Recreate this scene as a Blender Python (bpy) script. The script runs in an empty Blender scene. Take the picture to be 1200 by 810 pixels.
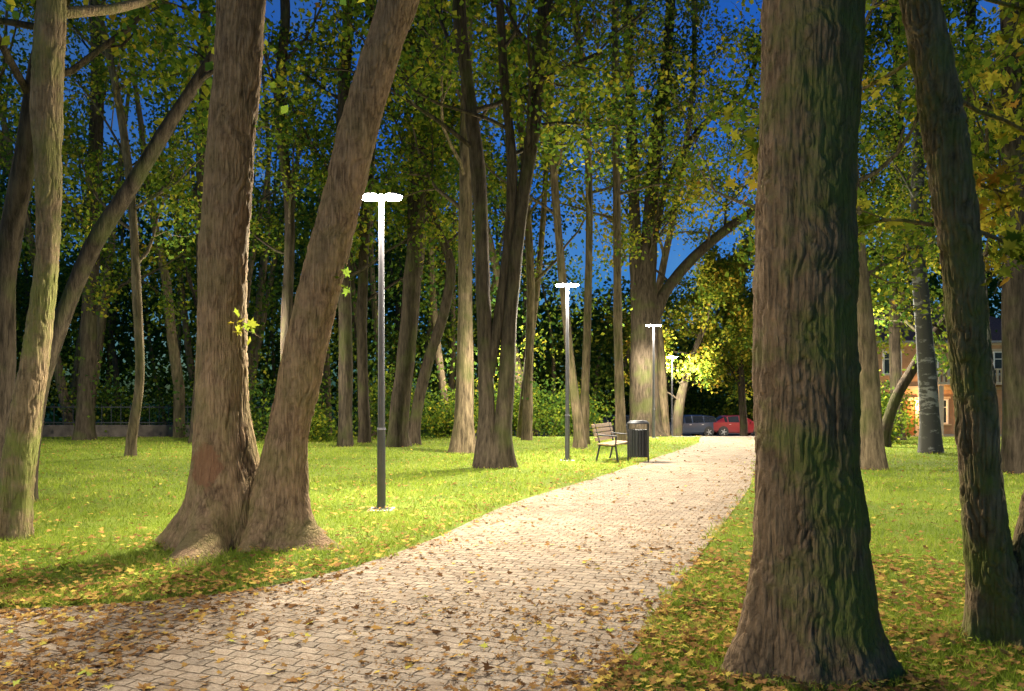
import bpy, bmesh, math, random
import numpy as np
from mathutils import Vector, Matrix
random.seed(4); R=np.random.default_rng(7)
sc=bpy.context.scene
sc.view_settings.view_transform='Standard'
try: sc.view_settings.look='None'
except Exception: pass
sc.view_settings.exposure=0
F=933.0; EYE=1.6; HZ=466.0
def W(px,py,d): return np.array([(px-600)/F*d, d, EYE+(HZ-py)/F*d])
def sstep(a,b,x):
    t=np.clip((x-a)/(b-a),0,1); return t*t*(3-2*t)
def gz(x,y): return -1.15*sstep(31.0,52.0,np.asarray(y,float))

# ---------------- numpy noise
def _h(i,j,k,s):
    v=np.sin(i*127.1+j*311.7+k*74.7+s*53.3)*43758.5453
    return v-np.floor(v)
def vnoise(P,s=0):
    i=np.floor(P); f=P-i; u=f*f*(3-2*f)
    a,b,c=i[...,0],i[...,1],i[...,2]; x,y,z=u[...,0],u[...,1],u[...,2]
    def L(p,q,t): return p+(q-p)*t
    return L(L(L(_h(a,b,c,s),_h(a+1,b,c,s),x),L(_h(a,b+1,c,s),_h(a+1,b+1,c,s),x),y),
             L(L(_h(a,b,c+1,s),_h(a+1,b,c+1,s),x),L(_h(a,b+1,c+1,s),_h(a+1,b+1,c+1,s),x),y),z)

# ---------------- mesh helpers
def fast_mesh(name,V,faces_idx,fsize,mats=(),attr=None,smooth=False):
    me=bpy.data.meshes.new(name)
    V=np.asarray(V,np.float32); fi=np.asarray(faces_idx,np.int32).ravel()
    nf=len(fi)//fsize
    me.vertices.add(len(V)); me.vertices.foreach_set('co',V.ravel())
    me.loops.add(len(fi)); me.loops.foreach_set('vertex_index',fi)
    me.polygons.add(nf); me.polygons.foreach_set('loop_start',np.arange(nf,dtype=np.int32)*fsize)
    if smooth: me.polygons.foreach_set('use_smooth',np.ones(nf,bool))
    for m in mats: me.materials.append(m)
    if attr is not None:
        for k,v in attr.items():
            a=me.attributes.new(k,'FLOAT','POINT'); a.data.foreach_set('value',np.asarray(v,np.float32))
    me.update(calc_edges=True)
    return me
def link(name,me,parent=None):
    o=bpy.data.objects.new(name,me); sc.collection.objects.link(o)
    if parent: o.parent=parent
    return o
def empty(name,loc=(0,0,0),rz=0):
    o=bpy.data.objects.new(name,None); sc.collection.objects.link(o)
    o.location=loc; o.rotation_euler=(0,0,rz); o.empty_display_size=.3
    return o
def bm_obj(name,bm,mat,parent=None,smooth=False,bevel=0):
    me=bpy.data.meshes.new(name); bm.to_mesh(me); bm.free()
    for m in (mat if isinstance(mat,(list,tuple)) else [mat]): me.materials.append(m)
    if smooth:
        for p in me.polygons: p.use_smooth=True
    o=link(name,me,parent)
    if bevel:
        b=o.modifiers.new('b','BEVEL'); b.width=bevel; b.segments=2; b.limit_method='ANGLE'
    return o
def add_box(bm,c,s,rot=None):
    r=bmesh.ops.create_cube(bm,size=1)
    M=Matrix.Translation(c)@(rot.to_4x4() if rot else Matrix())@Matrix.Diagonal((*s,1))
    bmesh.ops.transform(bm,matrix=M,verts=r['verts'])
def add_cyl(bm,p0,p1,r0,r1=None,seg=16):
    r1=r0 if r1 is None else r1
    p0=Vector(p0);p1=Vector(p1);d=p1-p0
    r=bmesh.ops.create_cone(bm,cap_ends=True,segments=seg,radius1=r0,radius2=r1,depth=d.length)
    M=Matrix.Translation((p0+p1)/2)@d.to_track_quat('Z','Y').to_matrix().to_4x4()
    bmesh.ops.transform(bm,matrix=M,verts=r['verts'])
def boxes(name,lst,mat,parent=None,bevel=0):
    bm=bmesh.new()
    for b in lst: add_box(bm,*b)
    return bm_obj(name,bm,mat,parent,bevel=bevel)

# ---------------- materials
def mat_new(name):
    m=bpy.data.materials.new(name); m.use_nodes=True
    nt=m.node_tree; b=nt.nodes['Principled BSDF']; return m,nt,b
def ND(nt,t,**k):
    n=nt.nodes.new(t)
    for a,v in k.items(): setattr(n,a,v)
    return n
def ramp(nt,stops,fac):
    r=ND(nt,'ShaderNodeValToRGB'); cr=r.color_ramp
    while len(cr.elements)<len(stops): cr.elements.new(.5)
    for e,(p,c) in zip(cr.elements,stops): e.position=p; e.color=(*c,1)
    nt.links.new(fac,r.inputs[0]); return r.outputs[0]
def noise(nt,vec,scale,detail=5,rough=.6):
    n=ND(nt,'ShaderNodeTexNoise'); n.inputs['Scale'].default_value=scale
    n.inputs['Detail'].default_value=detail; n.inputs['Roughness'].default_value=rough
    if vec is not None: nt.links.new(vec,n.inputs['Vector'])
    return n.outputs['Fac']
def mapping(nt,scale=(1,1,1),rot=(0,0,0),loc=(0,0,0)):
    t=ND(nt,'ShaderNodeTexCoord'); m=ND(nt,'ShaderNodeMapping')
    m.inputs['Scale'].default_value=scale; m.inputs['Rotation'].default_value=rot; m.inputs['Location'].default_value=loc
    nt.links.new(t.outputs['Object'],m.inputs['Vector']); return m.outputs['Vector']
def mixc(nt,f,a,b,bt='MIX'):
    n=ND(nt,'ShaderNodeMix',data_type='RGBA',blend_type=bt)
    for s,v in ((n.inputs[0],f),(n.inputs[6],a),(n.inputs[7],b)):
        if isinstance(v,(int,float)): s.default_value=v
        elif isinstance(v,tuple): s.default_value=(*v,1)
        else: nt.links.new(v,s)
    return n.outputs[2]
def mth(nt,op,a,b=0.0):
    n=ND(nt,'ShaderNodeMath',operation=op)
    for s,v in ((n.inputs[0],a),(n.inputs[1],b)):
        if isinstance(v,(int,float)): s.default_value=v
        else: nt.links.new(v,s)
    return n.outputs[0]
def bump(nt,b,h,strength=.5,dist=.02):
    n=ND(nt,'ShaderNodeBump'); n.inputs['Strength'].default_value=strength; n.inputs['Distance'].default_value=dist
    nt.links.new(h,n.inputs['Height']); nt.links.new(n.outputs[0],b.inputs['Normal'])
def simple(name,col,rough=.6,metal=0,var=.25,sc_=8,bmp=0):
    m,nt,b=mat_new(name); v=mapping(nt)
    n=noise(nt,v,sc_,3)
    c=ramp(nt,[(.3,tuple(x*(1-var) for x in col)),(.7,tuple(min(1,x*(1+var)) for x in col))],n)
    nt.links.new(c,b.inputs['Base Color']); b.inputs['Roughness'].default_value=rough; b.inputs['Metallic'].default_value=metal
    if bmp: bump(nt,b,noise(nt,v,sc_*6),.5,bmp)
    return m
def bark_mat(name,dark,light,moss=.5,scale=1.0,mz=.16,scar=None,mossx=None):
    m,nt,b=mat_new(name)
    v=mapping(nt,(1,1,.11)); v2=mapping(nt)
    n1=noise(nt,v,26*scale,6,.7); n2=noise(nt,v2,2.6,4,.65)
    nf=noise(nt,v2,70,3,.7)
    vo=ND(nt,'ShaderNodeTexVoronoi',feature='DISTANCE_TO_EDGE'); vo.inputs['Scale'].default_value=30*scale
    nt.links.new(v,vo.inputs['Vector'])
    vd=mth(nt,'MINIMUM',mth(nt,'MULTIPLY',vo.outputs['Distance'],4.0),1.0)
    at=ND(nt,'ShaderNodeAttribute',attribute_name='ridge')
    h=mth(nt,'ADD',mth(nt,'ADD',mth(nt,'MULTIPLY',n1,.75),mth(nt,'MULTIPLY',nf,.25)),mth(nt,'MULTIPLY',vd,.2))
    c=ramp(nt,[(.38,dark),(.6,tuple((a+l)/2 for a,l in zip(dark,light))),(.85,light)],h)
    c=mixc(nt,mth(nt,'MULTIPLY',at.outputs['Fac'],.6),c,tuple(x*.5 for x in dark))
    c=mixc(nt,ramp(nt,[(.4,(0,0,0)),(.72,(.5,.5,.5))],noise(nt,v2,5,4,.7)),c,tuple(x*1.15 for x in light))
    sep=ND(nt,'ShaderNodeSeparateXYZ'); nt.links.new(v2,sep.inputs[0])
    hz=mth(nt,'SUBTRACT',1.15,mth(nt,'MULTIPLY',sep.outputs['Z'],mz))
    nm=n2
    if mossx is not None:
        # moss prefers the damp side of the trunk
        nm=mth(nt,'ADD',n2,mth(nt,'MULTIPLY',mth(nt,'SUBTRACT',sep.outputs['X'],mossx),.28))
    mf=mth(nt,'MULTIPLY',ramp(nt,[(.42,(0,0,0)),(.62,(1,1,1))],nm),mth(nt,'MULTIPLY',hz,moss))
    mf=mth(nt,'MINIMUM',mth(nt,'MAXIMUM',mf,0.0),1.0)
    mf=mth(nt,'MULTIPLY',mf,mth(nt,'ADD',.2,mth(nt,'MULTIPLY',nf,1.1)))
    c=mixc(nt,mf,c,(.14,.165,.03))
    if scar:
        vs=mapping(nt,(1,.3,.8),(0,0,0),(-scar[0],-scar[1]*.3,-scar[2]*.8))
        L=ND(nt,'ShaderNodeVectorMath',operation='LENGTH'); nt.links.new(vs,L.inputs[0])
        q=mth(nt,'ADD',L.outputs['Value'],mth(nt,'MULTIPLY',mth(nt,'SUBTRACT',noise(nt,v2,9,4),.5),.25))
        c=mixc(nt,ramp(nt,[(.16,(.85,.85,.85)),(.20,(0,0,0))],q),c,mixc(nt,n1,(.11,.05,.028),(.30,.15,.075)))
    nt.links.new(c,b.inputs['Base Color']); b.inputs['Roughness'].default_value=.95
    b.inputs['Specular IOR Level'].default_value=.15
    bump(nt,b,h,1.0,.035/scale)
    return m
def bark_far(name,dark,light):
    m,nt,b=mat_new(name); v=mapping(nt,(1,1,.15))
    n=noise(nt,v,13,4,.7)
    c=ramp(nt,[(.33,dark),(.7,light)],n); c=mixc(nt,ramp(nt,[(.5,(0,0,0)),(.7,(.5,.5,.5))],noise(nt,mapping(nt),1.3,2)),c,(.07,.085,.02))
    nt.links.new(c,b.inputs['Base Color']); b.inputs['Roughness'].default_value=.95; b.inputs['Specular IOR Level'].default_value=.1
    bump(nt,b,n,.9,.05); return m
def leaf_mat(name,stops,trans=.45):
    m=bpy.data.materials.new(name); m.use_nodes=True; nt=m.node_tree; nt.nodes.remove(nt.nodes['Principled BSDF'])
    at=ND(nt,'ShaderNodeAttribute',attribute_name='rnd')
    c=ramp(nt,stops,at.outputs['Fac'])
    b=ND(nt,'ShaderNodeBsdfDiffuse'); nt.links.new(c,b.inputs[0])
    t=ND(nt,'ShaderNodeBsdfTranslucent'); nt.links.new(c,t.inputs[0])
    mx=ND(nt,'ShaderNodeMixShader'); mx.inputs[0].default_value=trans
    nt.links.new(b.outputs[0],mx.inputs[1]); nt.links.new(t.outputs[0],mx.inputs[2])
    nt.links.new(mx.outputs[0],nt.nodes['Material Output'].inputs[0]); return m
M_bark=bark_mat('bark_brown',(.075,.045,.024),(.36,.235,.13),.35,scar=(-3.25,8.42,.87))
M_bark2=bark_mat('bark_mossy',(.06,.038,.02),(.30,.195,.105),1.0,mz=.08,mossx=1.75)
M_bark5=bark_mat('bark_mossy_pale',(.07,.05,.025),(.30,.21,.115),1.0,mz=.1)
M_bark3=bark_far('bark_dark',(.022,.017,.012),(.10,.075,.05))
M_bark4=bark_far('bark_light',(.05,.037,.022),(.23,.17,.10))
M_leaf=leaf_mat('leaves',[(0,(.03,.07,.02)),(.3,(.06,.12,.02)),(.55,(.17,.22,.022)),(.78,(.42,.36,.035)),(1,(.38,.2,.03))])
M_fall=leaf_mat('fallen_leaves',[(0,(.14,.07,.03)),(.35,(.27,.14,.05)),(.6,(.42,.25,.07)),(.8,(.55,.41,.08)),(1,(.42,.46,.08))],.15)
M_grass=leaf_mat('grass_blades',[(0,(.10,.16,.015)),(.5,(.24,.33,.03)),(.85,(.40,.46,.07)),(1,(.48,.42,.14))],.35)
def birch_mat():
    m,nt,b=mat_new('bark_birch'); v=mapping(nt,(1,1,2.5))
    c=ramp(nt,[(.40,(.22,.21,.18)),(.47,(.05,.045,.035))],noise(nt,v,2.0,6,.7))
    nt.links.new(c,b.inputs['Base Color']); b.inputs['Roughness'].default_value=.8; return m
M_birch=birch_mat()
def ground_mat():
    m,nt,b=mat_new('lawn'); v=mapping(nt)
    c=ramp(nt,[(.25,(.07,.11,.016)),(.5,(.19,.27,.03)),(.75,(.33,.41,.06))],noise(nt,v,14,6,.75))
    c2=ramp(nt,[(.3,(.09,.13,.02)),(.7,(.30,.36,.05))],noise(nt,v,.6,5,.65))
    c=mixc(nt,.6,c,c2)
    f=ramp(nt,[(.56,(0,0,0)),(.64,(1,1,1))],noise(nt,v,4.5,6,.75))
    c=mixc(nt,mth(nt,'MULTIPLY',f,.7),c,(.22,.15,.06))
    nt.links.new(c,b.inputs['Base Color']); b.inputs['Roughness'].default_value=.9; b.inputs['Specular IOR Level'].default_value=.1
    bump(nt,b,noise(nt,v,45,5,.8),1,.05); return m
def paver_mat():
    m,nt,b=mat_new('pavers'); v=mapping(nt,(1,1,1),(0,0,math.radians(21)))
    wn=ND(nt,'ShaderNodeTexNoise'); wn.inputs['Scale'].default_value=9; wn.inputs['Detail'].default_value=2; nt.links.new(v,wn.inputs['Vector'])
    v2=ND(nt,'ShaderNodeVectorMath',operation='MULTIPLY_ADD'); nt.links.new(wn.outputs['Color'],v2.inputs[0]); v2.inputs[1].default_value=(.06,.06,0); nt.links.new(v,v2.inputs[2])
    br=ND(nt,'ShaderNodeTexBrick'); br.inputs['Scale'].default_value=1
    br.inputs['Brick Width'].default_value=.165; br.inputs['Row Height'].default_value=.105; br.inputs['Mortar Size'].default_value=.008
    br.inputs['Mortar Smooth'].default_value=.9; br.inputs['Bias'].default_value=0
    br.inputs['Color1'].default_value=(.50,.38,.255,1); br.inputs['Color2'].default_value=(.33,.255,.175,1); br.inputs['Mortar'].default_value=(.13,.09,.05,1)
    nt.links.new(v2.outputs[0],br.inputs['Vector'])
    n=noise(nt,v,55,4,.75)
    c=mixc(nt,.75,br.outputs['Color'],ramp(nt,[(.32,(.4,.37,.33)),(.62,(1,1,1))],n),'MULTIPLY')
    d=ramp(nt,[(.47,(0,0,0)),(.60,(1,1,1))],noise(nt,v,2.2,9,.8))
    c=mixc(nt,mth(nt,'MULTIPLY',d,.55),c,(.19,.12,.06))
    nt.links.new(c,b.inputs['Base Color']); b.inputs['Roughness'].default_value=.8; b.inputs['Specular IOR Level'].default_value=.2
    h=mth(nt,'ADD',mth(nt,'MULTIPLY',br.outputs['Fac'],-1.0),mth(nt,'MULTIPLY',n,.7))
    bump(nt,b,h,1,.022); return m
M_lawn=ground_mat(); M_pave=paver_mat()
M_asph=simple('asphalt_pale',(.24,.23,.21),.85,0,.25,30,.004)
M_steel=simple('lamp_pole_paint',(.11,.105,.11),.4,.5,.1)
M_black=simple('black_metal',(.02,.02,.022),.5,.3,.2)
M_conc=simple('concrete',(.32,.31,.29),.9,0,.2,12,.003)
M_wall=simple('old_wall',(.13,.10,.075),.95,0,.4,3,.01)
M_wood=simple('bench_wood',(.3,.19,.1),.6,0,.35,20)
def emis(name,col,s):
    m,nt,b=mat_new(name); b.inputs['Base Color'].default_value=(*col,1)
    b.inputs['Emission Color'].default_value=(*col,1); b.inputs['Emission Strength'].default_value=s; return m
M_led=emis('led_panel',(1,.98,.93),150); M_lant=emis('lantern_glass',(1,.55,.2),12)

# ---------------- tubes / trees
def resample(P,r,s_new):
    P=np.asarray(P,float); r=np.asarray(r,float)
    seg=np.linalg.norm(np.diff(P,axis=0),axis=1); s=np.concatenate([[0],np.cumsum(seg)])
    m=np.gradient(P,s,axis=0)
    k=np.clip(np.searchsorted(s,s_new,side='right')-1,0,len(s)-2)
    h=(s[k+1]-s[k]); t=(s_new-s[k])/h; t=np.clip(t,0,1)
    a=2*t**3-3*t**2+1;b=t**3-2*t**2+t;c=-2*t**3+3*t**2;d=t**3-t**2
    Pn=a[:,None]*P[k]+(b*h)[:,None]*m[k]+c[:,None]*P[k+1]+(d*h)[:,None]*m[k+1]
    rn=r[k]*(1-t)+r[k+1]*t
    return Pn,rn
def arclen(P): return float(np.linalg.norm(np.diff(np.asarray(P),axis=0),axis=1).sum())
def tube(P,r,nseg,flare=0,flare_h=.35,ridge=0,rfreq=14,seed=0,ref=None,z0=0):
    P=np.asarray(P,float); n=len(P)
    T=np.gradient(P,axis=0); T/=np.linalg.norm(T,axis=1)[:,None]+1e-9
    if ref is None:
        mt=T.mean(0); ref=np.array([0,1.,0]) if abs(mt[2])>.6 else np.array([0,0,1.])
    A=np.cross(T,ref); A/=np.linalg.norm(A,axis=1)[:,None]+1e-9
    B=np.cross(T,A)
    th=np.linspace(0,2*np.pi,nseg,endpoint=False)
    rad=np.repeat(r[:,None],nseg,1)
    rid=np.zeros((n,nseg))
    if flare:
        z=np.maximum(P[:,2]-z0,0)
        lob=.5+.32*np.cos(3*th+seed)+.28*np.cos(5*th+seed*2.3)+.16*np.cos(8*th+seed*3.1)
        rad=rad*(1+flare*np.exp(-z/flare_h)[:,None]*lob[None]+.08*np.exp(-z/1.2)[:,None]*np.cos(3*th+seed)[None])
    if ridge or nseg>=16:
        D=np.cos(th)[None,:,None]*A[:,None]+np.sin(th)[None,:,None]*B[:,None]
        Q=P[:,None]+D*rad[...,None]
        rad=rad*(1+.12*(vnoise(Q*np.array([2.2,2.2,.9]),seed)-.5)*2+.05*(vnoise(Q*np.array([6,6,2.5]),seed+5)-.5)*2)
        if ridge:
            warp=(vnoise(Q*4.0,seed+1)[...,None]-.5)*.18+(vnoise(Q*14.0,seed+8)[...,None]-.5)*.05
            Qs=(Q+warp)*np.array([rfreq,rfreq,rfreq*.09])
            a=np.abs(2*vnoise(Qs,seed+2)-1); b=np.abs(2*vnoise(Qs*2.1+3,seed+3)-1)
            f=np.clip(np.minimum(a*2.0,1)*.6+np.minimum(b*1.8,1)*.4,0,1)
            hf=vnoise(Q*np.array([60,60,25]),seed+4)
            rad=rad+ridge*(f-.6)+ridge*.22*(hf-.5); rid=np.clip(1-f*1.5,0,1)
    D=np.cos(th)[None,:,None]*A[:,None]+np.sin(th)[None,:,None]*B[:,None]
    V=(P[:,None]+D*rad[...,None]).reshape(-1,3)
    i=np.arange(n-1)[:,None]*nseg; j=np.arange(nseg)[None]; j2=(j+1)%nseg
    Fq=np.stack([i+j,i+j2,i+nseg+j2,i+nseg+j],-1).reshape(-1,4)
    return V,Fq,rid.ravel()
class Bag:
    def __init__(s): s.V=[];s.F=[];s.A=[];s.n=0
    def add(s,V,Fq,A=None):
        s.V.append(V); s.F.append(Fq+s.n); s.A.append(np.zeros(len(V)) if A is None else A); s.n+=len(V)
    def mesh(s,name,mat):
        return fast_mesh(name,np.concatenate(s.V),np.concatenate(s.F),4,[mat],{'ridge':np.concatenate(s.A)},True)
UP=np.array([0,0,1.])
def unit(v): return v/(np.linalg.norm(v)+1e-9)
def rvec(): return R.normal(size=3)
def bpath(P0,d,L,n,up,wob):
    pts=[P0]; d=unit(d)
    for i in range(n-1):
        d=unit(d+UP*up+rvec()*wob); pts.append(pts[-1]+d*L/(n-1))
    return np.array(pts)
def crown(bag,sites,P,r,zmin,nl,L0,twigs=4,subs=5,elev=(10,55)):
    zs=P[:,2]; ok=np.where(zs>=zmin)[0]
    if len(ok)<2: return
    az=R.uniform(0,6.28)
    for k in range(nl):
        f=(k+R.uniform(.1,.9))/nl; i=ok[int(f*(len(ok)-1))]
        az+=2.4+R.normal()*.3; el=math.radians(R.uniform(*elev)+25*f)
        d=np.array([math.cos(az)*math.cos(el),math.sin(az)*math.cos(el),math.sin(el)])
        L=L0*(1-.5*f)*R.uniform(.7,1.25); r0=max(.02,min(r[i]*.45,.010*L+.02))
        B=bpath(P[i],d,L,8,.07,.16); rr=np.linspace(r0,r0*.25,8)
        bag.add(*tube(B,rr,7))
        for s in range(subs):
            t=R.uniform(.25,1); j=min(7,int(t*7.99)); dd=unit(unit(B[min(j+1,7)]-B[j-1])+rvec()*.75)
            l2=L*R.uniform(.28,.5); C=bpath(B[j],dd,l2,5,.05,.2); bag.add(*tube(C,np.linspace(max(rr[j]*.6,.012),.008,5),5))
            for w in range(twigs):
                q=R.integers(1,5); d3=unit(unit(C[q]-C[q-1])+rvec()*.8)
                l3=R.uniform(.4,.9)*(.35+l2*.3); E=bpath(C[q],d3,l3,4,-.02,.2); bag.add(*tube(E,np.linspace(.009,.004,4),3))
                sites.append(E)
QS=np.array([[0,-.5,0],[.36,0,.1],[0,.5,-.04],[-.36,0,.1]])
def maple():
    spec=[(-62,.30),(-38,.52),(-22,.27),(8,.62),(30,.3),(52,.48),(66,.34),(90,.68)]
    rt=[(math.cos(math.radians(a))*r,math.sin(math.radians(a))*r) for a,r in spec]
    lf=[(-x,y) for x,y in rt[:-1]][::-1]
    pts=[(0,-.12)]+rt+lf
    V=[(0,.05,0)]+[(x,y,.12*abs(x)+.05*math.sin(9*x+5*y)) for x,y in pts]
    n=len(pts); Fc=[(0,1+i,1+(i+1)%n) for i in range(n)]
    return np.array(V),np.array(Fc)
MV,MF=maple()
def leaves_mesh(name,C,size,rnd,mat,kind='quad',upb=.3,flat=False):
    N=len(C)
    if flat:
        nrm=np.stack([R.normal(size=N)*.28,R.normal(size=N)*.28,np.ones(N)],1)
    else:
        nrm=R.normal(size=(N,3)); nrm[:,2]=nrm[:,2]+upb
    nrm/=np.linalg.norm(nrm,axis=1)[:,None]
    t=R.normal(size=(N,3)); a=np.cross(nrm,t); a/=np.linalg.norm(a,axis=1)[:,None]; b=np.cross(nrm,a)
    S,Fc=(QS,np.array([[0,1,2,3]])) if kind=='quad' else (MV,MF)
    bend=R.uniform(-.6,1.6,size=N) if kind!='quad' else np.ones(N)
    V=C[:,None]+size[:,None,None]*(S[None,:,0,None]*a[:,None]+S[None,:,1,None]*b[:,None]+(S[None,:,2]*bend[:,None])[...,None]*nrm[:,None])
    k=len(S); I=(np.arange(N)*k)[:,None,None]+Fc[None]
    return fast_mesh(name,V.reshape(-1,3),I.reshape(-1),Fc.shape[1],[mat],{'rnd':np.repeat(np.clip(rnd,0,1),k)})
def site_leaves(sites,per,spread,size):
    E=np.array(sites); n=len(E); 
    idx=np.repeat(np.arange(n),per); t=R.uniform(0,3,len(idx)); k=np.minimum(t.astype(int),2); f=(t-k)[:,None]
    C=E[idx,k]*(1-f)+E[idx,k+1]*f+R.normal(size=(len(idx),3))*spread
    clump=R.normal(size=n)[idx]*.10
    return C,R.uniform(.7,1.25,len(idx))*size,clump
def tree(name,d,stems,H=17,zc=6,nl=9,L0=4,per=30,lsize=.13,base=.4,mat=None,near=0,flare=.5,seed=1,kind='quad',subs=5,twigs=4,fh=.35,extra=None,eper=10):
    mat=mat or M_bark3
    par=empty(name,(0,0,0)); bag=Bag(); sites=[]
    for si,st in enumerate(stems):
        fork=len(st)>0 and st[0]=='fork'
        if fork: st=st[1:]
        P=[];r=[]
        for q in st:
            px,py,w=q; p=W(px,py,d); P.append(p); r.append(w/F*d/2)
        P=np.array(P); r=np.array(r)
        if not fork:
            z0=float(gz(P[0,0],d)); P[0,2]=z0
            P=np.vstack([P[0]+np.array([0,0,-.2]),P]); r=np.concatenate([[r[0]],r])
        else: z0=-50
        hgt=np.maximum(P[:,2],0); P[:,1]+=np.sin(hgt*.35+seed)*.12-np.sin(seed)*.12
        dr=unit(P[-1]-P[-2]); top=P[-1].copy(); rt=r[-1]; 
        Hs=H*R.uniform(.9,1.05); n_ext=0
        while top[2]<Hs and n_ext<14:
            dr=unit(dr+np.array([0,0,.15])+rvec()*.09); top=top+dr*max(1.0,(Hs-P[-1,2])/8 if n_ext==0 else 1.5)
            n_ext+=1
            rr=rt*max(.12,1-.95*(top[2]-0)/Hs*0.9) if rt>0 else .03
            rr=min(r[-1]*.9,max(rr,.03)); P=np.vstack([P,top]); r=np.append(r,rr)
        L=arclen(P)
        if near:
            zf=min(L,near*1.0); step={True:.011,False:.022}[d<6]
            s=np.concatenate([np.arange(0,zf,step),np.arange(zf,L,.2),[L]]); ns=240 if d<6 else 170
            Pn,rn=resample(P,r,s)
            bag.add(*tube(Pn,rn,ns,0 if fork else flare,fh,ridge=.021 if d<6 else .019,rfreq=24 if d<6 else 19,seed=seed+si*3,z0=z0))
        else:
            s=np.concatenate([np.arange(0,1.5,.08),np.arange(1.5,L,.3),[L]]); Pn,rn=resample(P,r,s)
            bag.add(*tube(Pn,rn,18,0 if fork else flare,fh,seed=seed+si*3,z0=z0))
        s=np.arange(0,L,.3); Pc,rc=resample(P,r,s)
        crown(bag,sites,Pc,rc,zc,nl,L0,twigs,subs)
    ex=[]
    if extra: extra(bag,ex)
    link('trunk_and_limbs',bag.mesh(name+'_wood',mat),par)
    C,sz,cl=site_leaves(sites,per,.16+.024*L0,lsize)
    if ex:
        C2,s2,c2=site_leaves(ex,eper,.07,lsize*.85); C=np.vstack([C,C2]); sz=np.append(sz,s2); cl=np.append(cl,c2+.14)
    link('crown_leaves',leaves_mesh(name+'_leaves',C,sz,base+cl+R.normal(size=len(C))*.13,M_leaf,kind),par)
    return par
def S(*a): return list(a)

# --- foreground trees
def t1_extra(bag,sites):
    for (x,y,z,dx,dy,dz,l) in [(-3.0,8.55,2.35,1,-.3,.3,.4),(-2.75,8.6,4.5,.6,-.4,.2,.6),(-1.95,8.6,2.85,-.1,-.5,.2,.25)]:
        E=bpath(np.array([x,y,z]),np.array([dx,dy,dz])+rvec()*.3,l,4,.0,.2); bag.add(*tube(E,np.linspace(.008,.004,4),4)); sites.append(E)
tree('maple_tree',8.8,[S((262,632,108),(265,590,90),(265,540,74),(262,480,61),(262,400,55),(266,300,52),(274,200,50),(284,100,49),(290,0,49)),
 S((322,634,92),(330,575,64),(340,510,48),(359,420,47),(384,320,46),(404,240,45),(427,150,45),(453,60,44),(472,0,44))],
 H=16,zc=6.2,nl=9,L0=4.5,per=14,lsize=.13,base=.5,mat=M_bark,near=6.6,flare=1.0,seed=2,kind='maple',fh=.24,subs=4,twigs=3,extra=t1_extra,eper=9)
tree('maple_tree',4.75,[S((945,780,140),(945,735,130),(947,650,120),(947,500,116),(948,300,112),(955,100,114),(960,0,116))],
 H=15,zc=4.6,nl=9,L0=4.5,per=12,lsize=.13,base=.5,mat=M_bark2,near=4.4,flare=.48,seed=5,kind='maple',fh=.26,subs=4,twigs=3)
def t3_extra(bag,sites):
    def spray(a,d,L,n):
        B=bpath(np.array(a),np.array(d),L,7,-.03,.16); bag.add(*tube(B,np.linspace(.016,.006,7),6))
        for k in range(n):
            q=R.integers(2,7); E=bpath(B[q],unit(B[q]-B[q-1])+rvec()*.7,R.uniform(.25,.6),4,-.12,.15); bag.add(*tube(E,np.linspace(.006,.003,4),4)); sites.append(E)
    spray((2.75,5.6,4.6),(-.5,.3,-.25),1.2,12)
    spray((2.9,5.2,4.3),(.7,.3,-.15),1.6,22)
    spray((2.95,5.3,3.6),(.8,.6,-.1),1.5,16)
    spray((2.75,5.3,3.9),(-.35,.9,.1),1.2,12)
    spray((2.9,5.3,3.05),(.8,.3,.05),.9,8)
    spray((2.8,5.3,2.75),(-.4,.9,.25),.7,6)
    spray((3.0,5.2,2.7),(.4,-.2,-.1),.5,5)
tree('maple_tree',5.2,[S((1180,750,66),(1168,690,52),(1150,580,46),(1138,450,45),(1125,330,45),(1105,200,43),(1085,90,41),(1065,0,41)),
 S((1205,755,74),(1222,640,62),(1265,450,55),(1300,200,50))],
 H=12,zc=4.5,nl=8,L0=3,per=9,lsize=.12,base=.55,mat=M_bark5,near=4.8,flare=.6,seed=8,kind='maple',fh=.25,subs=4,twigs=3,extra=t3_extra,eper=14)
tree('maple_tree',9.1,[S((15,630,40),(22,560,35),(32,480,33),(45,380,28),(52,300,27),(50,200,30),(47,120,34),(50,0,34))],
 H=14,zc=6.0,nl=10,L0=4,per=18,lsize=.13,base=.5,mat=M_bark5,near=6.5,flare=.5,seed=11,kind='maple',subs=4,twigs=3)
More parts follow.
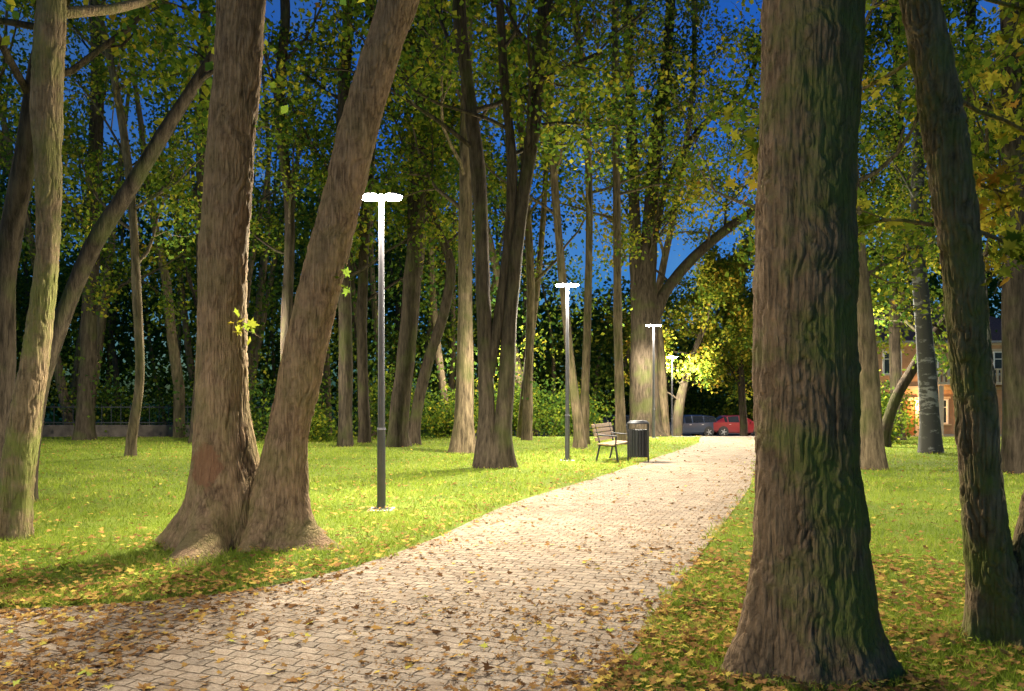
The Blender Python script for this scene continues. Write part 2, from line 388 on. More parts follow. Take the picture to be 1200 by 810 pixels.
# --- middle trees
MID=[
 (12.2,[S((28,588,24),(35,520,20),(48,450,18),(75,370,18),(110,290,18),(160,215,17),(205,145,15),(255,70,13),(300,0,12))],dict(H=11,zc=6)),
 (13,[S((-5,580,28),(5,450,26),(15,300,26),(40,180,22),(60,60,20),(85,0,18))],dict(H=14)),
 (21.6,[S((153,535,12),(165,450,10),(163,350,10),(152,200,9),(130,80,8),(110,0,8))],dict(H=14,zc=4,mat='b')),
 (30,[S((100,516,20),(104,400,18),(108,200,16),(112,80,14),(110,0,12))],dict(H=20,zc=3.5,L0=5)),
 (28,[S((232,519,16),(236,400,14),(234,200,13),(240,0,11))],dict(H=19,zc=3.5,L0=5)),
 (25,[S((336,525,14),(334,400,13),(338,250,12),(328,120,12),(335,0,11))],dict(H=18,zc=3.5,L0=4.5)),
 (26,[S((405,523,17),(405,400,16),(402,250,15),(405,100,14),(408,0,12))],dict(H=19,zc=5)),
 (28,[S((427,519,14),(425,380,12),(430,250,11),(440,100,10),(438,0,9))],dict(H=18,zc=4)),
 (26,[S((465,523,24),(478,400,20),(486,300,20),(492,150,18),(500,0,16))],dict(H=19,zc=6)),
 (27,[S((484,520,14),(500,430,13),(522,360,12),(528,310,11),(508,255,9),(500,180,8))],dict(H=12,zc=5)),
 (23,[S((543,531,28),(545,450,20),(545,330,17),(545,200,15),(545,0,14))],dict(H=19,zc=6,mat='b')),
 (18.2,[S((570,546,28),(570,480,20),(566,350,17),(560,200,17),(548,100,16),(538,0,15)),S((585,546,28),(592,470,20),(600,340,17),(610,250,16),(625,150,18),(633,50,18),(640,0,18)),S('fork',(574,440,12),(590,330,12),(600,200,12),(590,80,10),(585,0,9))],dict(H=18,zc=6.5,per=26)),
 (30,[S((618,516,12),(620,420,10),(622,340,9),(615,200,8),(600,0,8))],dict(H=18,zc=5,mat='b')),
 (25,[S((680,524,13),(670,440,10),(658,320,9),(648,200,9),(640,60,9),(637,0,8))],dict(H=17,zc=6.5,mat='b',per=30,base=.55)),
 (27,[S((684,521,11),(687,400,9),(690,250,8),(684,100,8),(672,0,8))],dict(H=18,zc=6.5,mat='b',per=30,base=.55)),
 (27,[S((727,521,13),(724,400,10),(723,250,9),(722,50,8),(722,0,8))],dict(H=18,zc=5,mat='b',per=32,base=.6)),
 (34.5,[S((757,509,38),(755,430,32),(756,370,30),(762,280,19),(768,180,15),(782,60,12),(786,0,11)),
   S('fork',(750,410,19),(746,300,15),(742,180,12),(735,0,11)),
   S('fork',(764,375,17),(785,335,13),(815,300,12),(850,270,11),(885,245,10),(935,200,9),(965,130,8)),
   S('fork',(764,290,11),(785,210,9),(830,140,7),(870,110,6),(890,60,5))],dict(H=19,zc=6.5,per=24,nl=10,base=.5)),
 (35.5,[S((777,508,15),(775,430,12),(771,370,10),(790,250,7),(810,120,6),(815,0,6))],dict(H=16,zc=7,per=22,mat='b',base=.55)),
 (17.8,[S((1022,549,27),(1022,480,24),(1015,380,20),(1002,250,18),(990,100,16),(985,0,14))],dict(H=15,zc=3.9,nl=12,base=.5,mat='b')),
 (16.8,[S((1192,553,28),(1188,400,25),(1182,250,23),(1178,120,22),(1175,0,20))],dict(H=15,zc=4,base=.52,nl=11)),
 (26,[S((1035,523,13),(1048,470,12),(1075,420,11),(1105,375,10),(1140,330,9),(1165,250,8))],dict(H=11,zc=3.2,nl=13,base=.52)),
 (29,[S((1130,517,14),(1128,400,13),(1136,250,12),(1140,0,10))],dict(H=18,zc=3.6,nl=14,L0=5,lsize=.17)),
 (31,[S((950,513,20),(952,400,18),(945,200,15),(940,0,12))],dict(H=18,zc=4.0,base=.5)),
 (30,[S((1052,515,13),(1050,400,12),(1056,250,11),(1050,0,10))],dict(H=18,zc=3.8,nl=14,L0=5,lsize=.17)),
 (22,[S((-60,533,20),(-50,300,18),(-40,0,14))],dict(H=17,zc=4)),
 (22,[S((1290,533,24),(1280,300,20),(1270,0,16))],dict(H=16,zc=4)),
]
for i,(d,st,k) in enumerate(MID):
    k=dict(k); m=k.pop('mat',None); mm=M_bark4 if m=='b' else M_bark3
    a=dict(H=17,zc=6,nl=10,L0=4.2,per=34,lsize=.15,base=.47); a.update(k)
    tree('linden_tree',d,st,mat=mm,seed=20+i,flare=.45,**a)
tree('birch_tree',23,[S((1090,531,23),(1086,450,20),(1078,350,17),(1074,270,15),(1080,130,12),(1080,0,10))],H=15,zc=4,nl=11,L0=2.8,per=30,lsize=.10,base=.5,mat=M_birch,seed=60,flare=.3)
tree('golden_maple_tree',45,[S((793,506,12),(797,470,11),(812,420,9),(826,380,7),(834,345,5))],H=8.0,zc=1.2,nl=17,L0=4.0,per=40,lsize=.2,base=.60,mat=M_bark3,seed=61,flare=.3)
tree('golden_maple_tree',49,[S((872,502,9),(870,470,8),(868,420,7),(866,380,5))],H=6.0,zc=1.2,nl=13,L0=3.2,per=36,lsize=.2,base=.54,mat=M_bark3,seed=63,flare=.3)
tree('copper_beech_tree',75,[S((868,502,10),(868,430,8),(870,350,5))],H=16,zc=3,nl=14,L0=5,per=24,lsize=.32,base=.97,mat=M_bark3,seed=62,flare=.3)

# --- distant woodland (single object)
bag=Bag(); C=[];RN=[];SZ=[]
n=0
while n<125:
    y=R.uniform(31,66); x=R.uniform(-.95,.95)*y
    t=x/y
    if .17<t<.37 and y<64: continue
    if .40<t<.78 and y<56: continue
    if .04<t<=.17 and y<48: continue
    n+=1
    gap=.04<t<.36
    H=R.uniform(17,25) if not gap else R.uniform(8,13)
    g=float(gz(x,y)); P=bpath(np.array([x,y,g-.2]),np.array([R.normal()*.08,R.normal()*.08,1]),H,10,.1,.05)
    bag.add(*tube(P,np.linspace(R.uniform(.13,.28),.04,10),8))
    tb=R.normal()*.13; f0=R.choice([.12,.3,.4])
    for k in range(R.integers(14,24)):
        f=R.uniform(f0,1); p=P[min(9,int(f*9))]+np.array([R.normal()*2.1,R.normal()*2.1,R.normal()*.8])*(1.15-.6*f)
        m=R.integers(50,120); q=R.normal(size=(m,3))*np.array([.8,.8,.45])
        C.append(p+q); RN.append(np.full(m,.40+tb+R.normal()*.1)+R.normal(size=m)*.1); SZ.append(R.uniform(.16,.30,m)*(y/45))
par=empty('distant_trees'); link('trunks',bag.mesh('dt_wood',M_bark4),par)
C=np.concatenate(C); C[:,2]=np.maximum(C[:,2],gz(C[:,0],C[:,1])+.1)
link('foliage',leaves_mesh('dt_leaves',C,np.concatenate(SZ),np.concatenate(RN),M_leaf),par)
N=45000; a=R.uniform(-1.25,1.25,N); y=R.uniform(72,95,N); x=a*y; hmax=9+5*vnoise(np.stack([a*9,a*0,a*0],1),3)+6*(np.abs(a-.2)>.25)
z=-1.2+hmax*R.uniform(0,1,N)**.8; link('distant_tree_line',leaves_mesh('treeline',np.stack([x,y,z],1),R.uniform(.6,1.1,N),.3+R.normal(size=N)*.12,M_leaf))

# --- shrubs
def shrub(x,y,rx,rz,n,base,ls):
    g=float(gz(x,y)); par=empty('shrub'); bag=Bag(); cs=[]
    for k in range(9):
        E=bpath(np.array([x+R.normal()*.1,y+R.normal()*.1,g-.05]),np.array([R.normal()*.6,R.normal()*.6,1]),rz*R.uniform(.9,1.7),6,.02,.16); bag.add(*tube(E,np.linspace(.02,.006,6),5)); cs+=list(E[2:])
    link('stems',bag.mesh('shrub_wood',M_bark3),par)
    k=30; cc=np.array([[x,y,g+rz*.8]]*k)+R.normal(size=(k,3))*np.array([rx*.5,rx*.4,rz*.42])
    cc=np.vstack([cc,np.array(cs)]); idx=R.integers(0,len(cc),n)
    C=cc[idx]+R.normal(size=(n,3))*.2*min(1.5,rx); C[:,2]=np.abs(C[:,2]-g)+g+.02
    link('leaves',leaves_mesh('shrub_leaves',C,R.uniform(.7,1.3,n)*ls,base+R.normal(size=n)*.13+R.normal(size=len(cc))[idx]*.08,M_leaf),par)
for (x,y,rx,rz,b) in [(-17.5,35.5,2,1.5,.3),(-13.5,36,2,1.2,.3),(-10,31,1.6,1.6,.35),(-7.5,29,1.5,1.0,.4),(-5,32,2,1.6,.4),(-2.5,32,1.4,1.0,.45),(-.5,35,1.6,1.5,.45),(1.2,35,1.6,1.7,.42),
   (3,37,1.5,1.3,.4),(-22,30,2,1.4,.28),(11,64,3,1.8,.35),(18,63,3,2,.35),(5,66,3,1.7,.35),(12.5,28,1.4,1.3,.45),(15,33,1.3,1.2,.4),(24,31,1.4,1.1,.45),(26,27,1.6,1.4,.4),(9.5,66,3,2.2,.4),(15,66,3,2.4,.3),(-24,26,2,2,.3),(26,36,1.6,1.5,.4),(17,37,1.3,1.2,.45)]:
    shrub(x,y,rx,rz,2600,b,.13 if y<50 else .22)

# ---------------- ground, path, parking
xs=np.concatenate([np.linspace(-320,-60,14),np.linspace(-50,50,41),np.linspace(60,320,14)])
ys=np.concatenate([np.linspace(-120,-10,10),np.linspace(-5,30,15),np.linspace(31,53,45),np.linspace(56,420,20)])
X,Y=np.meshgrid(xs,ys); V=np.stack([X,Y,gz(X,Y)],-1).reshape(-1,3); nx=len(xs);ny=len(ys)
i=np.arange(ny-1)[:,None]*nx;j=np.arange(nx-1)[None]
link('ground',fast_mesh('ground',V,np.stack([i+j,i+j+1,i+nx+j+1,i+nx+j],-1).reshape(-1,4),4,[M_lawn],smooth=True))
Lp=np.array([(7.9,33.2),(7.2,30.6),(6.2,27),(3.35,20),(1.7,15.9),(0,12),(-.95,8.8),(-1.75,7.1),(-2.7,6.3),(-4.5,5.95),(-9,6.0),(-16,6.3)])
Rp=np.array([(10.6,33.2),(9.5,30.2),(8.35,27.2),(6.0,19.6),(4.3,14.4),(2.8,10.4),(1.5,7),(.8,5.1),(.4,4.3),(-.1,2.6),(-1.6,-1),(-16,-3)])
def rs_idx(P,n):
    t=np.linspace(0,len(P)-1,n); k=np.minimum(t.astype(int),len(P)-2); f=t-k
    m=np.gradient(P,axis=0); a=2*f**3-3*f**2+1;b=f**3-2*f**2+f;c=-2*f**3+3*f**2;d=f**3-f**2
    return a[:,None]*P[k]+b[:,None]*m[k]+c[:,None]*P[k+1]+d[:,None]*m[k+1]
n=133; A=rs_idx(Lp,n); B=rs_idx(Rp,n); m=9
w=np.linspace(0,1,m)[None,:,None]; G=A[:,None]*(1-w)+B[:,None]*w
V=np.concatenate([G,(gz(G[...,0],G[...,1])+.008)[...,None]],-1).reshape(-1,3)
i=np.arange(n-1)[:,None]*m;j=np.arange(m-1)[None]
link('paved_path',fast_mesh('path',V,np.stack([i+j+1,i+j,i+m+j,i+m+j+1],-1).reshape(-1,4),4,[M_pave],smooth=True))
poly=np.vstack([A,B[::-1]])
def inside(x,y,poly):
    r=np.zeros(len(x),bool); q=np.roll(poly,-1,0)
    for (x0,y0),(x1,y1) in zip(poly,q):
        if y0==y1: continue
        c=((y0>y)!=(y1>y))&(x<(x1-x0)*(y-y0)/(y1-y0)+x0); r^=c
    return r
def edist(x,y):
    E=np.vstack([A[::2],B[::2]]); d=np.full(len(x),9e9)
    for e in E: d=np.minimum(d,(x-e[0])**2+(y-e[1])**2)
    return np.sqrt(d)
ly=np.linspace(33.2,66,60); lx0=np.interp(ly,[33.2,37,44,52,66],[6.9,6.0,4.5,-3,-6]); lx1=np.interp(ly,[33.2,37,44,52,66],[11.6,13,16,24,28])
w=np.linspace(0,1,12)[None]; X=lx0[:,None]*(1-w)+lx1[:,None]*w; Y=np.repeat(ly[:,None],12,1)
V=np.stack([X,Y,gz(X,Y)+.006],-1).reshape(-1,3); i=np.arange(59)[:,None]*12;j=np.arange(11)[None]
link('parking_lot',fast_mesh('lot',V,np.stack([i+j,i+j+1,i+13+j,i+12+j],-1).reshape(-1,4),4,[M_asph]))

def grass(N,y0,y1,name,hs,ws):
    u=R.uniform(0,1,N); y=y0*(y1/y0)**u; x=R.uniform(-.80,.80,N)*y
    pz=vnoise(np.stack([x*1.3,y*1.3,x*0],1),9)*.6+vnoise(np.stack([x*3.7,y*3.7,x*0],1),19)*.4
    jit=(vnoise(np.stack([x*4,y*4,x*0],1),12)-.5)*.35
    k=~inside(x+jit,y,poly); x,y,pz=x[k],y[k],pz[k]
    k=R.uniform(0,1,len(x))<.15+1.2*pz; x,y,pz=x[k],y[k],pz[k]; N=len(x)
    sc_=np.sqrt(np.maximum(y,5)/8); h=hs*R.uniform(.5,1.4,N)*(.5+1.0*pz); w=ws*sc_*R.uniform(.7,1.3,N)
    a=R.uniform(0,6.28,N); ln=R.normal(size=(N,2))*.5*h[:,None]
    b=np.stack([x,y,gz(x,y)],1); sd=np.stack([np.cos(a)*w,np.sin(a)*w,a*0],1)
    mid=b+np.stack([ln[:,0]*.4,ln[:,1]*.4,h*.6],1); tip=b+np.stack([ln[:,0],ln[:,1],h],1)
    V=np.stack([b-sd,b+sd,mid+sd*.6,tip,mid-sd*.6],1).reshape(-1,3)
    I=np.arange(N*5).reshape(N,5)
    rn=np.clip(.1+.85*pz+R.normal(size=N)*.17,0,1)
    return fast_mesh(name,V,I,5,[M_grass],{'rnd':np.repeat(rn,5)})
g=empty('lawn_grass'); link('blades_near',grass(230000,3.6,14,'gb1',.055,.0028),g); link('blades_far',grass(110000,14,32,'gb2',.055,.005),g)

def fallen():
    N=90000; u=R.uniform(0,1,N); y=3.4*(34/3.4)**u; x=R.uniform(-.75,.75,N)*y
    ins=inside(x,y,poly); e=edist(x,y)
    cl=vnoise(np.stack([x*.9,y*.9,x*0],1),4)*.6+vnoise(np.stack([x*3,y*3,x*0],1),6)*.4
    p=np.where(ins,.02+.30*np.clip(cl-.35,0,1)+.55*np.exp(-e/.22)+.3*((x<-2.2)&(y<8)),.05+.35*cl**2+.5*np.exp(-e/.45)+.25*((x>0)&(y<8))*cl*2+.25*((y<7.5)&(x<0)))
    k=R.uniform(0,1,N)<p; x,y,ins=x[k],y[k],ins[k]; N=len(x)
    z=gz(x,y)+np.where(ins,.018,.035+R.uniform(0,.025,N))
    C=np.stack([x,y,z],1); sz=R.uniform(.028,.066,N)*np.where(R.uniform(0,1,N)<.12,1.4,1)
    rn=np.where(ins,.38,.5)+R.normal(size=N)*.24; 
    par=empty('fallen_leaves'); nr=y<16
    link('leaves_near',leaves_mesh('fl1',C[nr],sz[nr],rn[nr],M_fall,'maple',flat=True),par)
    link('leaves_far',leaves_mesh('fl2',C[~nr],sz[~nr]*1.2,rn[~nr],M_fall,'quad',flat=True),par)
    N=80000; u=R.uniform(0,1,N); y=3.4*(18/3.4)**u; x=R.uniform(-.72,.5,N)*y
    cl=vnoise(np.stack([x*1.5,y*1.5,x*0],1),14)*.6+vnoise(np.stack([x*6,y*6,x*0],1),16)*.4
    k=inside(x,y,poly)&(R.uniform(0,1,N)<np.clip((cl-.3)*1.6,0,1)); x,y=x[k],y[k]; N=len(x)
    link('leaf_fragments',leaves_mesh('fl3',np.stack([x,y,gz(x,y)+.012],1),R.uniform(.006,.024,N),.3+R.normal(size=N)*.2,M_fall,'quad',flat=True),par)
fallen()

# ---------------- street lamps: visible row plus unseen ones added for light
def lamp(x,y,power,rz=0,spill=.13):
    g=float(gz(x,y)); par=empty('street_or_added_lamp',(x,y,g),rz)
    bm=bmesh.new(); add_cyl(bm,(0,0,0),(0,0,1.15),.062,.058,20); add_cyl(bm,(0,0,1.15),(0,0,4.42),.052,.036,20)
    add_cyl(bm,(0,0,1.14),(0,0,1.17),.064,.054,20); add_cyl(bm,(0,0,.0),(0,0,.02),.13,.13,20)
    for k in range(4):
        a=k*math.pi/2+.7; add_cyl(bm,(.1*math.cos(a),.1*math.sin(a),.02),(.1*math.cos(a),.1*math.sin(a),.05),.012,.012,6)
    add_box(bm,(0,-.06,.75),(.05,.012,.2))
    bm_obj('pole',bm,M_steel,par,smooth=False)
    boxes('base_slab',[((0,0,-.02),(.36,.36,.06))],M_conc,par,bevel=.01)
    bm=bmesh.new(); add_cyl(bm,(0,0,4.4),(0,0,4.5),.05,.05,20); add_box(bm,(0,0,4.475),(.22,.05,.03))
    bm_obj('crossarm',bm,M_steel,par)
    for s in (-1,1):
        bm=bmesh.new(); add_cyl(bm,(s*.17,0,4.475),(s*.17,0,4.505),.14,.12,36); add_cyl(bm,(s*.17,0,4.505),(s*.17,0,4.53),.06,.045,20)
        bm_obj('head_left' if s<0 else 'head_right',bm,M_steel,par)
        bm=bmesh.new(); add_cyl(bm,(s*.17,0,4.437),(s*.17,0,4.473),.11,.13,36); bm_obj('led_lens_left' if s<0 else 'led_lens_right',bm,M_led,par)
        l=bpy.data.lights.new('led','SPOT'); l.energy=power/2; l.color=(1,.91,.74); l.shadow_soft_size=.06; l.spot_size=math.radians(166); l.spot_blend=.5
        o=link('led_light',l,par); o.location=(s*.17,0,4.40)
    l=bpy.data.lights.new('led_spill','POINT'); l.energy=power*spill; l.color=(1,.93,.78); l.shadow_soft_size=.1
    o=link('led_spill_light',l,par); o.location=(0,-.16,4.38)
LP=2900
for x,y,p,sp in [(-1.87,11.4,1.65,.15),(1.41,20.3,1.5,.3),(5.62,31.6,1.4,.2),(8.6,42.8,1.6,.7),(-5.4,2.6,.36,.7),(9.5,9.8,.7,.8),(11.2,27.5,1,.6),(19.5,30.0,.7,.4),(-21,19,1.1,.8),(18.2,52,.9,.3),(-8.5,24.0,.5,.7),(-.9,33.5,.5,1.0)]:  # visible row; rest unseen: near ones inferred, others added to brighten woods, house, cars
    lamp(x,y,LP*p,.0,sp)

# ---------------- bench
def bench(x,y,rz):
    par=empty('park_bench',(x,y,float(gz(x,y))),rz)
    L=1.7
    sl=[((-.16+.105*k,0,.45-.006*k),(.09,L,.035)) for k in range(4)]
    boxes('seat',sl,M_wood,par,.006)
    rot=Matrix.Rotation(math.radians(-14),3,'Y')
    boxes('backrest',[((-.25-.028*k,0,.56+.11*k),(.03,L,.09),rot) for k in range(4)],M_wood,par,.006)
    for q,yy in enumerate((-.62,.62)):
        bm=bmesh.new()
        add_cyl(bm,(-.3,yy,0),(-.2,yy,.43),.024); add_cyl(bm,(-.2,yy,.43),(-.36,yy,.98),.022)
        add_cyl(bm,(.26,yy,0),(.2,yy,.42),.024); add_cyl(bm,(-.24,yy,.415),(.22,yy,.40),.022)
        add_cyl(bm,(.2,yy,.42),(.22,yy,.64),.018); add_cyl(bm,(.24,yy,.64),(-.27,yy,.67),.018)
        bm_obj('cast_iron_side_%d'%(q+1),bm,M_black,par)
bench(2.62,20.35,math.radians(-23))
def bin_(x,y):
    par=empty('litter_bin',(x,y,0))
    bm=bmesh.new()
    for k in range(20):
        a=k/20*2*math.pi; c,s=math.cos(a),math.sin(a)
        add_box(bm,(.235*c,.235*s,.48),(.018,.056,.66),Matrix.Rotation(a,3,'Z'))
    bm_obj('slats',bm,M_black,par)
    bm=bmesh.new(); add_cyl(bm,(0,0,.16),(0,0,.8),.2,.21,24); bm_obj('liner',bm,M_black,par)
    bm=bmesh.new(); add_cyl(bm,(0,0,.98),(0,0,1.03),.27,.2,28); add_cyl(bm,(0,0,.955),(0,0,.98),.275,.27,28); bm_obj('hood',bm,M_black,par)
    bm=bmesh.new()
    for s in (-1,1): add_cyl(bm,(s*.25,0,0),(s*.25,0,.97),.02,.02,10)
    add_box(bm,(0,0,.13),(.5,.05,.02)); bm_obj('frame',bm,M_black,par)
bin_(3.12,19.7)

# ---------------- cars
M_glass=simple('car_glass',(.015,.018,.02),.08,0,.1); M_tyre=simple('tyre',(.02,.02,.02),.8); M_alloy=simple('alloy',(.5,.5,.52),.3,.8,.1)
M_hl=simple('headlamp_glass',(.7,.7,.68),.15,0,.1); M_tl=simple('tail_lamp',(.5,.02,.015),.2,0,.1); M_plate=simple('plate',(.75,.75,.72),.5,0,.05)
def paint(n,c):
    m=simple(n,c,.28,.3,.04); m.node_tree.nodes['Principled BSDF'].inputs['Coat Weight'].default_value=.7; return m
def car(x,y,rz,mat,wagon=True):
    par=empty('parked_car',(x,y,float(gz(x,y))+.01),rz)
    if wagon: st=[(-2.28,.62,.42,.80,.82,.6),(-2.24,.80,.34,.98,1.0,.66),(-2.02,.86,.28,1.0,1.40,.58),(-1.55,.88,.25,1.0,1.47,.62),(-1.05,.89,.22,.99,1.5,.64),(-.98,.89,.22,.99,1.5,.64),(-.1,.90,.2,.97,1.51,.66),(-.02,.90,.2,.97,1.51,.66),(.5,.89,.2,.95,1.46,.64),(.62,.89,.2,.95,1.42,.62),(1.25,.88,.22,.93,.97,.66),(1.8,.86,.24,.86,.89,.6),(2.12,.78,.28,.74,.78,.5),(2.24,.62,.36,.6,.62,.45)]
    else: st=[(-2.2,.62,.42,.80,.82,.6),(-2.15,.80,.34,.98,1.0,.66),(-1.75,.86,.28,1.0,1.10,.6),(-1.2,.88,.25,1.0,1.40,.58),(-1.0,.88,.22,.99,1.44,.62),(-.92,.89,.22,.99,1.45,.62),(-.1,.90,.2,.97,1.47,.65),(-.02,.90,.2,.97,1.47,.65),(.4,.89,.2,.95,1.43,.64),(.52,.89,.2,.95,1.39,.62),(1.2,.88,.22,.93,.97,.66),(1.7,.86,.24,.86,.89,.6),(2.02,.78,.28,.74,.78,.5),(2.14,.62,.36,.6,.62,.45)]
    rings=[]
    for (sx,w,zb,zbelt,zr,wr) in st:
        p=[(w*.9,zb),(w,zb+.12),(w*1.01,(zb+zbelt)/2),(w*.985,zbelt-.03),(w*.95,zbelt),(wr+.03,zr-.06),(wr-.08,zr-.005),(0,zr+.015)]
        rings.append([(sx,a,b) for a,b in p]+[(sx,-a,b) for a,b in p[-2::-1]])
    V=[v for r_ in rings for v in r_]; k=len(rings[0]); Fs=[];mi=[]
    for i in range(len(st)-1):
        for j in range(k):
            j2=(j+1)%k; Fs.append((i*k+j,i*k+j2,(i+1)*k+j2,(i+1)*k+j))
            cab=st[i][4]-st[i][3]>.2 and st[i+1][4]-st[i+1][3]>.2
            thin=abs(st[i+1][0]-st[i][0])<.13
            ws=(st[i][4]>1.3)!=(st[i+1][4]>1.3)
            side=j in (4,9); top=j in (5,6,7,8)
            mi.append(1 if (side and cab and not thin) or (ws and (top)) else 0)
    Fs.append(tuple(range(k))[::-1]);mi.append(0);Fs.append(tuple(range((len(st)-1)*k,len(st)*k)));mi.append(0)
    me=bpy.data.meshes.new('body'); me.from_pydata(V,[],Fs); me.materials.append(mat); me.materials.append(M_glass)
    for p,q in zip(me.polygons,mi): p.material_index=q; p.use_smooth=True
    o=link('body',me,par); e=o.modifiers.new('e','EDGE_SPLIT'); e.split_angle=math.radians(28)
    for q,(wx,s) in enumerate([(-1.35,1),(-1.35,-1),(1.35,1),(1.35,-1)]):
        bm=bmesh.new(); add_cyl(bm,(wx,s*.72,.33),(wx,s*.905,.33),.39,.39,28); bm_obj('wheel_arch_%d'%(q+1),bm,M_tyre,par)
        bm=bmesh.new(); add_cyl(bm,(wx,s*.73,.31),(wx,s*.925,.31),.32,.31,28); bm_obj('tyre_%d'%(q+1),bm,M_tyre,par,bevel=.02)
        bm=bmesh.new(); add_cyl(bm,(wx,s*.92,.31),(wx,s*.935,.31),.09,.07,16)
        for t in range(5):
            a=t*1.2566; add_box(bm,(wx+.11*math.cos(a),s*.93,.31+.11*math.sin(a)),(.2,.014,.05),Matrix.Rotation(-a,3,'Y'))
        bm_obj('rim_%d'%(q+1),bm,M_alloy,par)
    fx=st[-1][0]; rx=st[0][0]
    boxes('headlamps',[((fx-.09,s*.6,.66),(.16,.28,.12)) for s in (-1,1)],M_hl,par,.03)
    boxes('tail_lamps',[((rx+.07,s*.68,.88),(.12,.2,.18)) for s in (-1,1)],M_tl,par,.03)
    boxes('plates',[((fx+.01,0,.45),(.02,.5,.11)),((rx-.01,0,.7),(.02,.5,.11))],M_plate,par)
    boxes('grille_and_bumper_trim',[((fx-.02,0,.56),(.06,.7,.1)),((fx-.05,0,.34),(.1,1.1,.08)),((rx+.04,0,.42),(.1,1.3,.1))],M_tyre,par,.02)
    boxes('mirrors',[((.72,s*.98,.98),(.12,.16,.12)) for s in (-1,1)],mat,par,.03)
    boxes('door_handles',[((q_,s*.905,.84),(.16,.03,.03)) for s in (-1,1) for q_ in (-.85,.15)],M_alloy,par,.008)
P_dk=paint('paint_dark_blue',(.03,.045,.08)); P_red=paint('paint_red',(.20,.018,.022)); P_gr=paint('paint_grey',(.07,.08,.09))
car(12.3,56.5,math.radians(200),P_dk,True); car(16.1,57.5,math.radians(12),P_red,False); car(7.0,56,math.radians(185),P_gr,True); car(21.2,58,math.radians(8),P_gr,False)

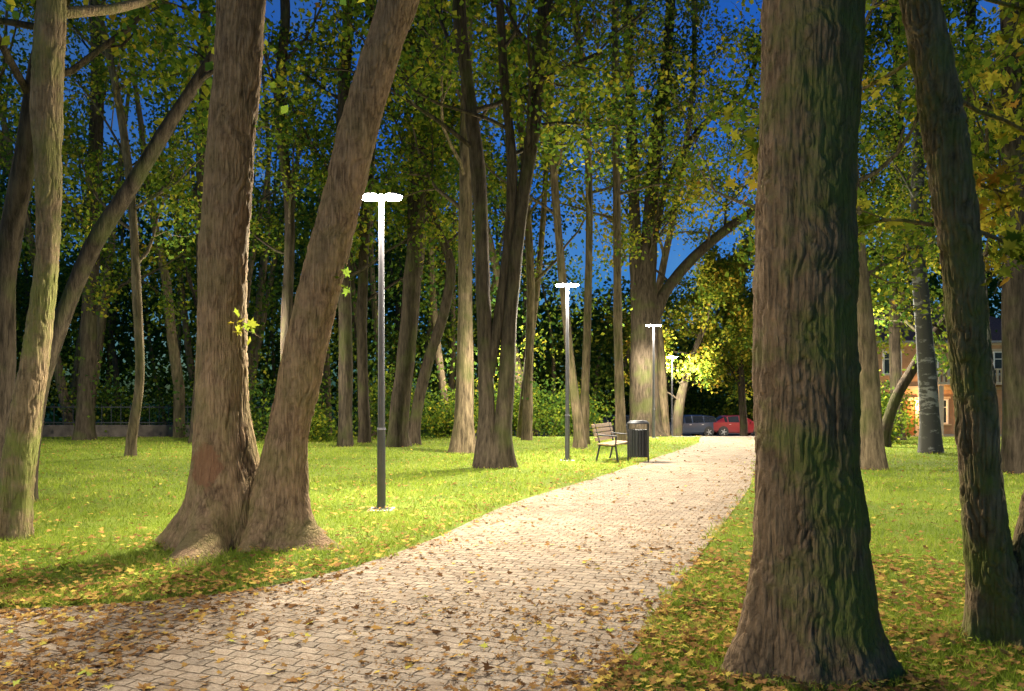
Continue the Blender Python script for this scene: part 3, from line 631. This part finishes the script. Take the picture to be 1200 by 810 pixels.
# ---------------- villa
def villa():
    y0=38.0; x0,x1=17.2,27.5; g=0.0; par=empty('villa_house',(2.3,5.4,float(gz(0,43.4))-.1)); par.scale=(1,1,.88)
    M_w=simple('render_ochre',(.46,.27,.15),.9,0,.15,3,.003); M_tr=simple('cream_trim',(.56,.45,.31),.8,0,.08); M_rf=simple('roof_tiles',(.11,.065,.05),.9,0,.35,10,.01)
    M_win=simple('window_glass',(.03,.04,.05),.1); M_fr=simple('window_frame',(.75,.73,.68),.5,0,.05); M_dr=simple('door_wood',(.40,.15,.04),.5,0,.3)
    boxes('walls',[(((x0+x1)/2,y0+4.5,g+3.1),(x1-x0,9,6.2))],M_w,par)
    boxes('plinth',[(((x0+x1)/2,y0+4.5,g+.25),(x1-x0+.12,9.12,.5))],M_conc,par)
    boxes('string_course',[(((x0+x1)/2,y0-.04,g+3.35),(x1-x0+.1,.12,.22)),(((x0+x1)/2,y0-.06,g+6.1),(x1-x0+.1,.16,.2))],M_tr,par)
    wins=[]
    for wx in (20.9,23.2,25.6): wins.append((wx,g+1.9,1.0,1.45))
    for wx in (18.4,20.4,22.4,24.4,26.4): wins.append((wx,g+4.9,.95,1.35))
    fr=[];gl=[];sl=[]
    for (wx,wz,w,h) in wins:
        gl.append(((wx,y0-.012,wz),(w,.03,h)))
        for s in(-1,1): fr.append(((wx+s*(w/2),y0-.04,wz),(.08,.09,h+.0)))
        fr.append(((wx,y0-.04,wz),(.05,.07,h-.08))); fr.append(((wx,y0-.045,wz+h/2),(w+.08,.1,.08))); fr.append(((wx,y0-.045,wz-h/2),(w+.08,.1,.08))); fr.append(((wx,y0-.035,wz+h*.18),(w-.1,.05,.045)))
        sl.append(((wx,y0-.09,wz-h/2-.09),(w+.3,.2,.07))); sl.append(((wx,y0-.06,wz+h/2+.13),(w+.3,.12,.12)))
    boxes('window_panes',gl,M_win,par); boxes('window_frames',fr,M_fr,par); boxes('sills_and_lintels',sl,M_tr,par)
    boxes('front_door',[((19.1,y0-.04,g+1.45),(1.0,.1,2.1))],M_dr,par,.01)
    boxes('door_panels',[((19.1+s*.24,y0-.1,g+z),(.34,.03,h)) for s in(-1,1) for z,h in((1.95,.8),(.95,.7))],M_dr,par,.01)
    boxes('door_surround',[((19.1+s*.6,y0-.06,g+1.5),(.16,.14,2.2)) for s in(-1,1)]+[((19.1,y0-.07,g+2.68),(1.5,.18,.16))],M_tr,par)
    boxes('steps',[((19.1,y0-.3-.3*k,g+.32-.14*k),(1.8,.3,.14)) for k in range(3)],M_conc,par)
    bal=[((22.3,y0-.8,g+3.6),(4.4,1.5,.16)),((22.3,y0-1.5,g+4.45),(4.4,.12,.1))]
    for k in range(19): bal.append(((20.18+k*.235,y0-1.5,g+4.04),(.09,.09,.72)))
    bal+= [((x,y0-1.45,g+1.8),(.25,.25,3.4)) for x in (20.25,24.35)]
    boxes('balcony',bal,M_tr,par)
    bm=bmesh.new(); ez=g+6.2; rz_=g+9.2; xm=(x0+x1)/2; o=.6
    v=[bm.verts.new(p) for p in [(x0-o,y0-o,ez),(x1+o,y0-o,ez),(x1+o,y0+9+o,ez),(x0-o,y0+9+o,ez),(xm-1.5,y0+4.5,rz_),(xm+1.5,y0+4.5,rz_)]]
    for f in [(0,1,5,4),(1,2,5),(2,3,4,5),(3,0,4),(3,2,1,0)]: bm.faces.new([v[k] for k in f])
    bm_obj('roof',bm,M_rf,par)
    boxes('chimney',[((xm-2,y0+3.5,rz_-.2),(.6,.6,1.6))],M_w,par)
    boxes('gutter',[((xm,y0-.66,ez-.03),(x1-x0+1.3,.12,.12))],M_conc,par)
    # wall lantern by the entrance
    bm=bmesh.new(); add_cyl(bm,(20.0,y0-.2,g+2.28),(20.0,y0-.2,g+2.5),.06,.085,8); bm_obj('lantern_glass',bm,M_lant,par)
    bm=bmesh.new(); add_cyl(bm,(20.0,y0-.2,g+2.5),(20.0,y0-.2,g+2.6),.11,.02,8); add_box(bm,(20.0,y0-.1,g+2.55),(.03,.2,.03)); add_cyl(bm,(20.0,y0-.2,g+2.25),(20.0,y0-.2,g+2.28),.05,.06,8); bm_obj('lantern_frame',bm,M_black,par)
    l=bpy.data.lights.new('lantern','POINT'); l.energy=260; l.color=(1,.55,.22); l.shadow_soft_size=.06
    o=link('lantern_light',l,par); o.location=(20.0,y0-.45,g+2.35)
villa()

par=empty('park_fence'); fl=[]
for k in range(40):
    x=-24+k*.4; fl.append(((x,33.4,float(gz(x,33.4))+.85),(.03,.03,1.0)))
fl+=[((-16.2,33.4,z),(15.6,.04,.05)) for z in(.55,1.2)]
boxes('rails_and_posts',fl,M_black,par)
boxes('low_wall',[((-16.2,33.4,.1),(15.8,.25,.7))],M_wall,par,.02)

# ---------------- world
w=bpy.data.worlds.new('World'); sc.world=w; w.use_nodes=True; nt=w.node_tree
bg=nt.nodes['Background']; sky=ND(nt,'ShaderNodeTexSky',sky_type='NISHITA'); sky.sun_disc=False
sky.sun_elevation=math.radians(4); sky.sun_rotation=math.radians(200)
tc=ND(nt,'ShaderNodeTexCoord')
cl=ramp(nt,[(.42,(.11,.52,1.9)),(.72,(.42,.85,1.7))],noise(nt,tc.outputs['Generated'],3.2,5,.6))
c=mixc(nt,1.0,sky.outputs[0],cl,'MULTIPLY')
nt.links.new(c,bg.inputs[0]); bg.inputs[1].default_value=.12

cam=bpy.data.cameras.new('camera'); co=link('camera',cam); sc.camera=co
cam.sensor_width=36; cam.lens=28; cam.shift_y=61/1200; cam.clip_end=1500; cam.clip_start=.05
co.location=(0,0,EYE); co.rotation_euler=(math.radians(90),0,0)
